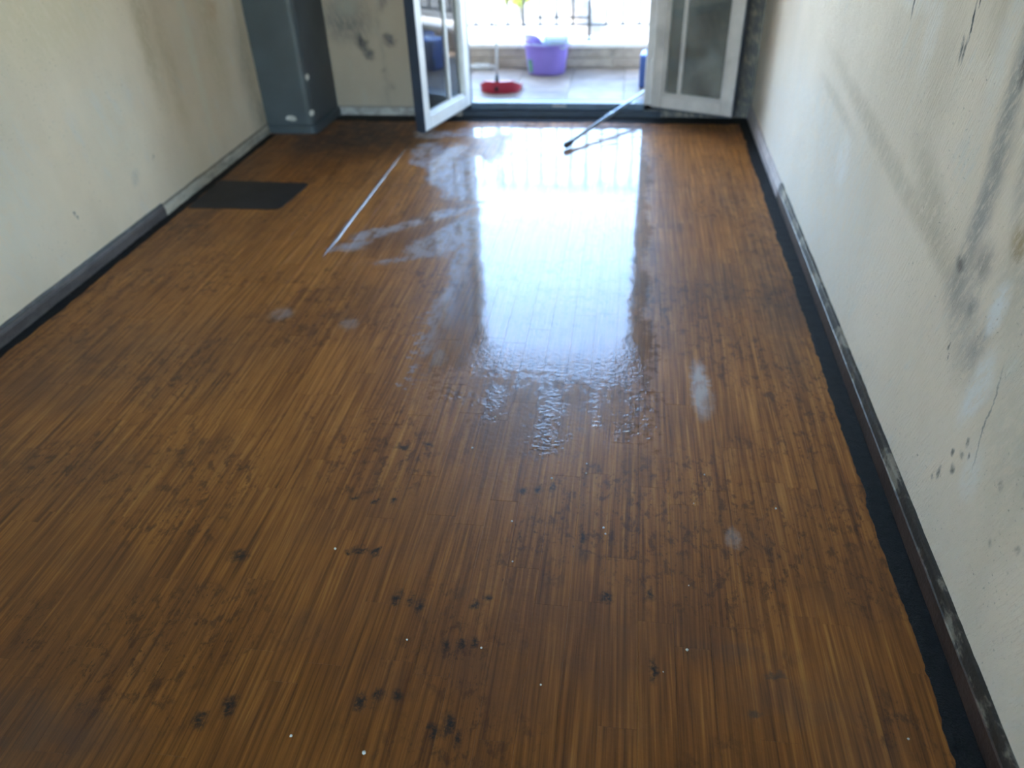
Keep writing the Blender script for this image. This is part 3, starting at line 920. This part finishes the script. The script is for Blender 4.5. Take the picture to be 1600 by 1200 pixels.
YP = 6.50
BX0, BX1 = -2.55, 1.6
bf = struct('balcony_floor', B((BX0, YB + TH, -.15), (BX1, YP + .26, -.012)), M['sub'], label='balcony floor paved with pale stone tiles')
ts = 0.402
xs = -0.435 - 6 * ts
i = 0
while xs + i * ts < BX1:
    a0, a1 = max(xs + i * ts, BX0), min(xs + (i + 1) * ts, BX1)
    for j in range(3):
        b0, b1 = YB + TH + .022 + j * .36, min(YB + TH + .022 + (j + 1) * .36, YP - .001)
        if a1 - a0 > .03 and b1 - b0 > .03:
            obj('tile', B((a0 + .002, b0 + .002, -.012), (a1 - .002, b1 - .002, 0.0), .0012), M['tile'] if (i + j) % 3 else M['tile2'], bf)
    i += 1

pb = struct('balcony_parapet', B((BX0, YP + .02, -.15), (BX1, YP + .24, .15)), M['concrete'], label='low brownish stone parapet at the balcony edge')
x = BX0
k = 0
wds = [.47, .52, .44, .50, .48]
while x < BX1 - .02:
    wd = min(wds[k % 5], BX1 - x)
    obj('cladding_stone', B((x + .002, YP, .001), (x + wd - .002, YP + .02, .072), .002), M['stone2'] if k % 2 else M['stone'], pb)
    obj('cladding_stone', B((x + .002, YP + .002, .076), (x + wd - .002, YP + .02, .148), .002), M['stone'] if k % 3 else M['stone2'], pb)
    x += wd
    k += 1
x = BX0
while x < BX1 - .02:
    wd = min(.83, BX1 - x)
    obj('coping_stone', B((x + .0015, YP - .025, .150), (x + wd - .0015, YP + .26, .184), .004), M['coping'], pb)
    x += wd

rl = tag(empty('balcony_railing', (0, YP + .10, .184)), 'thin dark iron railing on the balcony parapet', 'railing')
bars = []
for px_ in range(-10, 13):
    bars.append(-0.333 + px_ * .1305)
for q, bx_ in enumerate(bars):
    obj('bar', tube(bmesh.new(), [(bx_, 0, .105), (bx_, 0, .85)], .010, 8), M['iron'], rl)
    if abs(bx_) < 1.4:
        bm = bmesh.new()
        bmesh.ops.create_uvsphere(bm, u_segments=10, v_segments=6, radius=.013, matrix=Matrix.Translation((bx_, 0, .118)))
        obj('collar', bm, M['iron'], rl, True)
for pxx in (bars[0], -0.333 - 6 * .1305 * 0 - .0, bars[-1]):
    obj('post', B((pxx - .011, -.011, 0), (pxx + .011, .011, .87)), M['iron'], rl)
    obj('post_foot', B((pxx - .03, -.025, 0), (pxx + .03, .025, .008)), M['iron'], rl)
obj('bottom_rail', B((bars[0], -.009, .108), (bars[-1], .009, .122)), M['iron'], rl)
obj('top_rail', B((bars[0], -.02, .85), (bars[-1], .02, .875), .004), M['iron'], rl)
obj('ornament_bar', B((-.333 - 3.2 * .1305, -.008, .160), (-.333, .008, .174)), M['iron'], rl)
tb = obj('ornament_spike', tube(bmesh.new(), [(-.333 - 2 * .1305, 0, .174), (-.333 - 2 * .1305, 0, .20), (-.333 - 2 * .1305, 0, .235)], [.012, .014, .002], 10), M['iron'], rl)

# balcony side walls and building face; left wall and slab added for shade
struct('sun_block_wall', B((BX0 - .2, YB + TH, -.15), (BX0, YP + .26, 2.6)), M['concrete'], label='unseen left balcony wall added to block the sun')
struct('wall_balcony_right', B((BX1, YB + TH, -.15), (BX1 + .15, YP + .26, 1.0)), M['concrete'], label='low balcony side wall on the right')
struct('sky_block_slab', B((BX0 - .2, YB + TH, 3.08), (BX1 + .15, YP + .05, 3.26)), M['concrete'], label='unseen slab added over the balcony to cut skylight')
struct('facade_upper', B((-7, YB + .02, ZC + .2), (6, YB + TH, 6.2)), M['concrete'], label='upper face of the building above the door')
struct('facade_left', B((-7, YB + .02, -6), (XL - TH, YB + TH, ZC + .2)), M['concrete'], label='face of the building beside the balcony, left')
struct('facade_right', B((XR + TH, YB + .02, -6), (6, YB + TH, ZC + .2)), M['concrete'], label='face of the building beside the balcony, right')

# ------------------------------------------------------------------ things on the balcony
M['purple'] = simple('purple_plastic', (0.19, 0.135, 0.44), 0.35, 0.04, 8)
M['basket'] = simple('pale_blue_plastic', (0.30, 0.38, 0.46), 0.35, 0.05, 10)
M['green'] = simple('green_sticker', (0.09, 0.22, 0.15), 0.5, 0.25, 60)
M['red'] = simple('red_plastic', (0.33, 0.012, 0.03), 0.4, 0.06, 14)
M['greyhandle'] = simple('pale_grey_handle', (0.50, 0.50, 0.51), 0.4, 0.05, 20)
M['bluecan'] = simple('blue_plastic', (0.025, 0.07, 0.25), 0.4, 0.06, 12)
M['whitebag'] = simple('white_plastic_bag', (0.42, 0.42, 0.40), 0.5, 0.06, 12)

# mop bucket: oval tapered pail, rolled rim, wringer basket at one end, carrying handle
bk = tag(empty('mop_bucket', (-0.645, 6.315, 0)), 'purple plastic mop bucket with a pale blue wringer basket standing by the parapet', 'bucket')
def oval(bm, prof, e=2.4, seg=48, ax=1.0, ay=1.0, cap0=True, cap1=False):
    rings = []
    for a, b, zz in prof:
        ring = []
        for k in range(seg):
            q = 2 * math.pi * k / seg
            c, s = math.cos(q), math.sin(q)
            ring.append(bm.verts.new((a * math.copysign(abs(c) ** (2 / e), c), b * math.copysign(abs(s) ** (2 / e), s), zz)))
        rings.append(ring)
    for r0, r1 in zip(rings, rings[1:]):
        for k in range(seg):
            bm.faces.new((r0[k], r0[(k + 1) % seg], r1[(k + 1) % seg], r1[k]))
    if cap0: bm.faces.new(rings[0][::-1])
    if cap1: bm.faces.new(rings[-1])
    return bm
bm = oval(bmesh.new(), [(.130, .092, .0), (.141, .100, .004), (.146, .104, .02), (.163, .118, .17), (.170, .124, .215), (.176, .130, .225), (.178, .132, .232), (.166, .120, .232), (.158, .114, .17), (.140, .098, .02), (.136, .094, .012)], cap1=True)
obj('body', bm, M['purple'], bk, True)
bm = oval(bmesh.new(), [(.176, .130, .212), (.188, .142, .213), (.190, .144, .220), (.188, .142, .227), (.176, .130, .228)], cap0=False)
obj('rim', bm, M['purple'], bk, True)
# pouring lip at the left end
bm = bmesh.new()
lip = []
for k in range(13):
    q = math.pi * (0.62 + 0.76 * k / 12)
    lip.append((.178 * math.cos(q), .132 * math.sin(q)))
for k in range(12):
    a, b = lip[k], lip[k + 1]
    ha = .232 + .045 * math.sin(math.pi * min(1, k / 12 * 1.0)) ** .5
    hb = .232 + .045 * math.sin(math.pi * min(1, (k + 1) / 12)) ** .5
    o1 = [bm.verts.new((a[0], a[1], .226)), bm.verts.new((b[0], b[1], .226)), bm.verts.new((b[0] * 1.04, b[1] * 1.04, hb)), bm.verts.new((a[0] * 1.04, a[1] * 1.04, ha))]
    i1 = [bm.verts.new((v.co.x * .965, v.co.y * .965, v.co.z)) for v in o1]
    for q4 in ((0, 1, 2, 3),):
        bm.faces.new([o1[i] for i in q4]); bm.faces.new([i1[i] for i in q4][::-1])
    bm.faces.new((o1[3], o1[2], i1[2], i1[3]))
bmesh.ops.remove_doubles(bm, verts=bm.verts[:], dist=.0005)
obj('pouring_lip', bm, M['purple'], bk, True)
# wringer: a flared basket set in the right half, with prongs
wrg = obj('wringer', oval(bmesh.new(), [(.060, .070, .10), (.075, .085, .16), (.100, .115, .225), (.112, .128, .240), (.118, .134, .246), (.116, .132, .250), (.104, .120, .246), (.088, .100, .225), (.066, .075, .16), (.055, .062, .105)], e=2.6, cap1=True), M['basket'], bk, True)
wrg.location = (.075, 0, 0)
for k in range(9):
    q = math.pi * (1.0 + (k + .5) / 9)
    px_, py_ = .090 * math.cos(q), .106 * math.sin(q)
    bm = tube(bmesh.new(), [(px_, py_, .240), (px_ * .97, py_ * .97, .262), (px_ * .8, py_ * .8, .285)], [.008, .007, .004], 8)
    obj('prong', bm, M['basket'], wrg, True)
bm = bmesh.new()
hp = []
for k in range(15):
    q = math.pi * k / 14
    hp.append((.186 * math.cos(q), -.02 - .135 * math.sin(q) * .9, .222 + .012 * math.sin(q)))
obj('carry_handle', tube(bm, hp, .004, 8), M['basket'], bk, True)
# sticker with green print on the front left
bm = bmesh.new()
pts = []
for k in range(7):
    q = math.pi * (1.16 + 0.13 * k / 6)
    c, s_ = math.cos(q), math.sin(q)
    e = 2.4
    pts.append((math.copysign(abs(c) ** (2 / e), c), math.copysign(abs(s_) ** (2 / e), s_)))
def side(z): return (.146 + (.163 - .146) * (z - .02) / .15 + .0012, .104 + (.118 - .104) * (z - .02) / .15 + .0012)
va, vb = [], []
for (c, s_) in pts:
    a, b = side(.02); va.append(bm.verts.new((a * c, b * s_, .022)))
    a, b = side(.12); vb.append(bm.verts.new((a * c, b * s_, .118)))
for k in range(6):
    bm.faces.new((va[k], va[k + 1], vb[k + 1], vb[k]))
ext = bmesh.ops.extrude_face_region(bm, geom=bm.faces[:])
for v in [g for g in ext['geom'] if isinstance(g, bmesh.types.BMVert)]:
    v.co.x *= .99; v.co.y *= .99
obj('sticker', bm, M['green'], bk)

# long-handled dustpan, its curved back towards the room
dp = tag(empty('dustpan', (-0.935, 5.80, 0), 0.03), 'red long-handled dustpan standing on the balcony tiles', 'dustpan')
outl = []
for k in range(17):
    q = math.pi + math.pi * k / 16
    outl.append((.145 * math.cos(q), .12 * math.sin(q) * .85))
outl += [(.150, .10), (-.150, .10)]
obj('pan_floor', prism(bmesh.new(), outl, .001, .005), M['red'], dp)
bm = bmesh.new()
wall_pts = [(-.150, .10)] + outl[:17] + [(.150, .10)]
nW = len(wall_pts)
rows = []
for k, (a, b) in enumerate(wall_pts):
    f = 1 - abs(k / (nW - 1) - .5) * 2
    hgt = .030 + .055 * min(1, f * 1.5)
    sc = 1.05
    rows.append([bm.verts.new((a, b, .001)), bm.verts.new((a * sc, b * sc, hgt)), bm.verts.new((a * (sc - .03), b * (sc - .03), hgt)), bm.verts.new((a * .97, b * .97, .003))])
for r0, r1 in zip(rows, rows[1:]):
    for k in range(4):
        bm.faces.new((r0[k], r0[(k + 1) % 4], r1[(k + 1) % 4], r1[k]))
bm.faces.new(rows[0]); bm.faces.new(rows[-1][::-1])
obj('pan_wall', bm, M['red'], dp)
obj('hood', prism(bmesh.new(), [(p[0] * 1.03, p[1] * 1.03) for p in outl[3:14]], .080, .084), M['red'], dp)
obj('socket', tube(bmesh.new(), [(-.015, -.085, .02), (-.015, -.08, .075), (-.015, -.07, .13)], [.026, .020, .012], 12), M['blackplastic'], dp, True)
obj('handle', tube(bmesh.new(), [(-.015, -.072, .12), (-.015, .05, .68)], .0095, 12), M['greyhandle'], dp, True)
obj('hand_grip', tube(bmesh.new(), [(-.015, .046, .66), (-.015, .072, .78), (-.015, .074, .79)], [.013, .013, .006], 12), M['blackplastic'], dp, True)

# blue canister half hidden by the door frame
cn = tag(empty('canister', (0.188, 5.93, 0), -0.1), 'blue plastic canister mostly hidden behind the right door frame', 'canister')
bm = B((-.11, -.075, 0), (.11, .075, .235), .018, 3)
obj('body', bm, M['bluecan'], cn)
bm = bmesh.new()
tube(bm, [(-.07, 0, .23), (-.06, 0, .27), (.03, 0, .27), (.045, 0, .23)], .012, 10)
obj('handle', bm, M['bluecan'], cn, True)
obj('cap', lathe(bmesh.new(), [(.022, .23), (.024, .235), (.024, .262), (.020, .266)], 16, caps=(True, True)), M['whitebag'], cn).location = (.078, 0, 0)

# crumpled white bag by the parapet
bm = bmesh.new()
bmesh.ops.create_icosphere(bm, subdivisions=4, radius=1.0)
for v in bm.verts:
    n_ = mnoise.noise(v.co * 2.3) * .35 + abs(mnoise.noise(v.co * 5 + Vector((3, 1, 2)))) * .3
    v.co *= 1 + n_
    v.co = Vector((v.co.x * .105, v.co.y * .04, max(v.co.z, -.55) * .028 + .0154))
o = obj('plastic_bag', bm, M['whitebag'], loc=(-1.19, 6.43, 0.0))
tag(o, 'crumpled white plastic bag at the foot of the parapet', 'bag')

# ------------------------------------------------------------------ outside
M['ground'] = simple('sunlit_paving', (0.10, 0.098, 0.09), 0.9, 0.08, 0.4)
M['trunk'] = simple('grey_bark', (0.20, 0.17, 0.15), 0.9, 0.2, 6, 0.01)
M['leafg'] = simple('yellow_green_leaves', (0.34, 0.38, 0.06), 0.6, 0.3, 3)
struct('ground', B((-120, -120, -6.5), (120, 200, -6.0)), M['ground'], label='sunlit paving far below the balcony')

def tree(loc, trunk_pts, rads, crowns, label, n=900, seed=1):
    r = random.Random(seed)
    tr = tag(empty('tree', loc), label, 'tree', 'trees beyond the balcony')
    obj('trunk', tube(bmesh.new(), trunk_pts, rads, 12), M['trunk'], tr, True)
    bm = bmesh.new()
    for (cx, cy, cz, cr) in crowns:
        for _ in range(n):
            d = Vector((r.gauss(0, 1), r.gauss(0, 1), r.gauss(0, 1))).normalized() * cr * r.random() ** .4
            p = Vector((cx, cy, cz)) + Vector((d.x, d.y, d.z * .8))
            u = Vector((r.gauss(0, 1), r.gauss(0, 1), r.gauss(0, 1))).normalized()
            v = u.orthogonal().normalized()
            s = r.uniform(.07, .13)
            bm.faces.new([bm.verts.new(p + u * s), bm.verts.new(p + v * s * .5), bm.verts.new(p - u * s), bm.verts.new(p - v * s * .5)])
    o = obj('foliage', bm, M['leafg'], tr)
    o['kind'] = 'stuff'
    return tr

tree((-2.6, 20, -6), [(0, 0, 0), (.05, 0, 2), (-.1, 0, 4.6)], [.2, .15, .06], [(-.1, 0, 4.9, .75), (-.7, .3, 5.6, .8), (.6, .2, 5.9, .7)], 'young yellow-green tree beyond the balcony, left of the view', seed=2)
tree((1.0, 19, -6), [(0, 0, 0), (-.1, 0, 2.2), (-.4, 0, 4.8)], [.2, .15, .06], [(-.5, 0, 5.4, .8), (.4, .3, 5.2, .9)], 'yellow-green tree beyond the balcony, right of the view', seed=4)
tree((-0.35, 17, -6), [(.9, 0, 0), (.35, 0, 2.6), (-.25, 0, 4.0), (-1.1, 0, 5.2), (-2.0, 0, 6.4)], [.36, .33, .30, .22, .10], [(-2.2, 0, 7.3, 1.2), (-1.2, .6, 7.6, 1.1)], 'thick grey leaning tree trunk beyond the railing', seed=6)
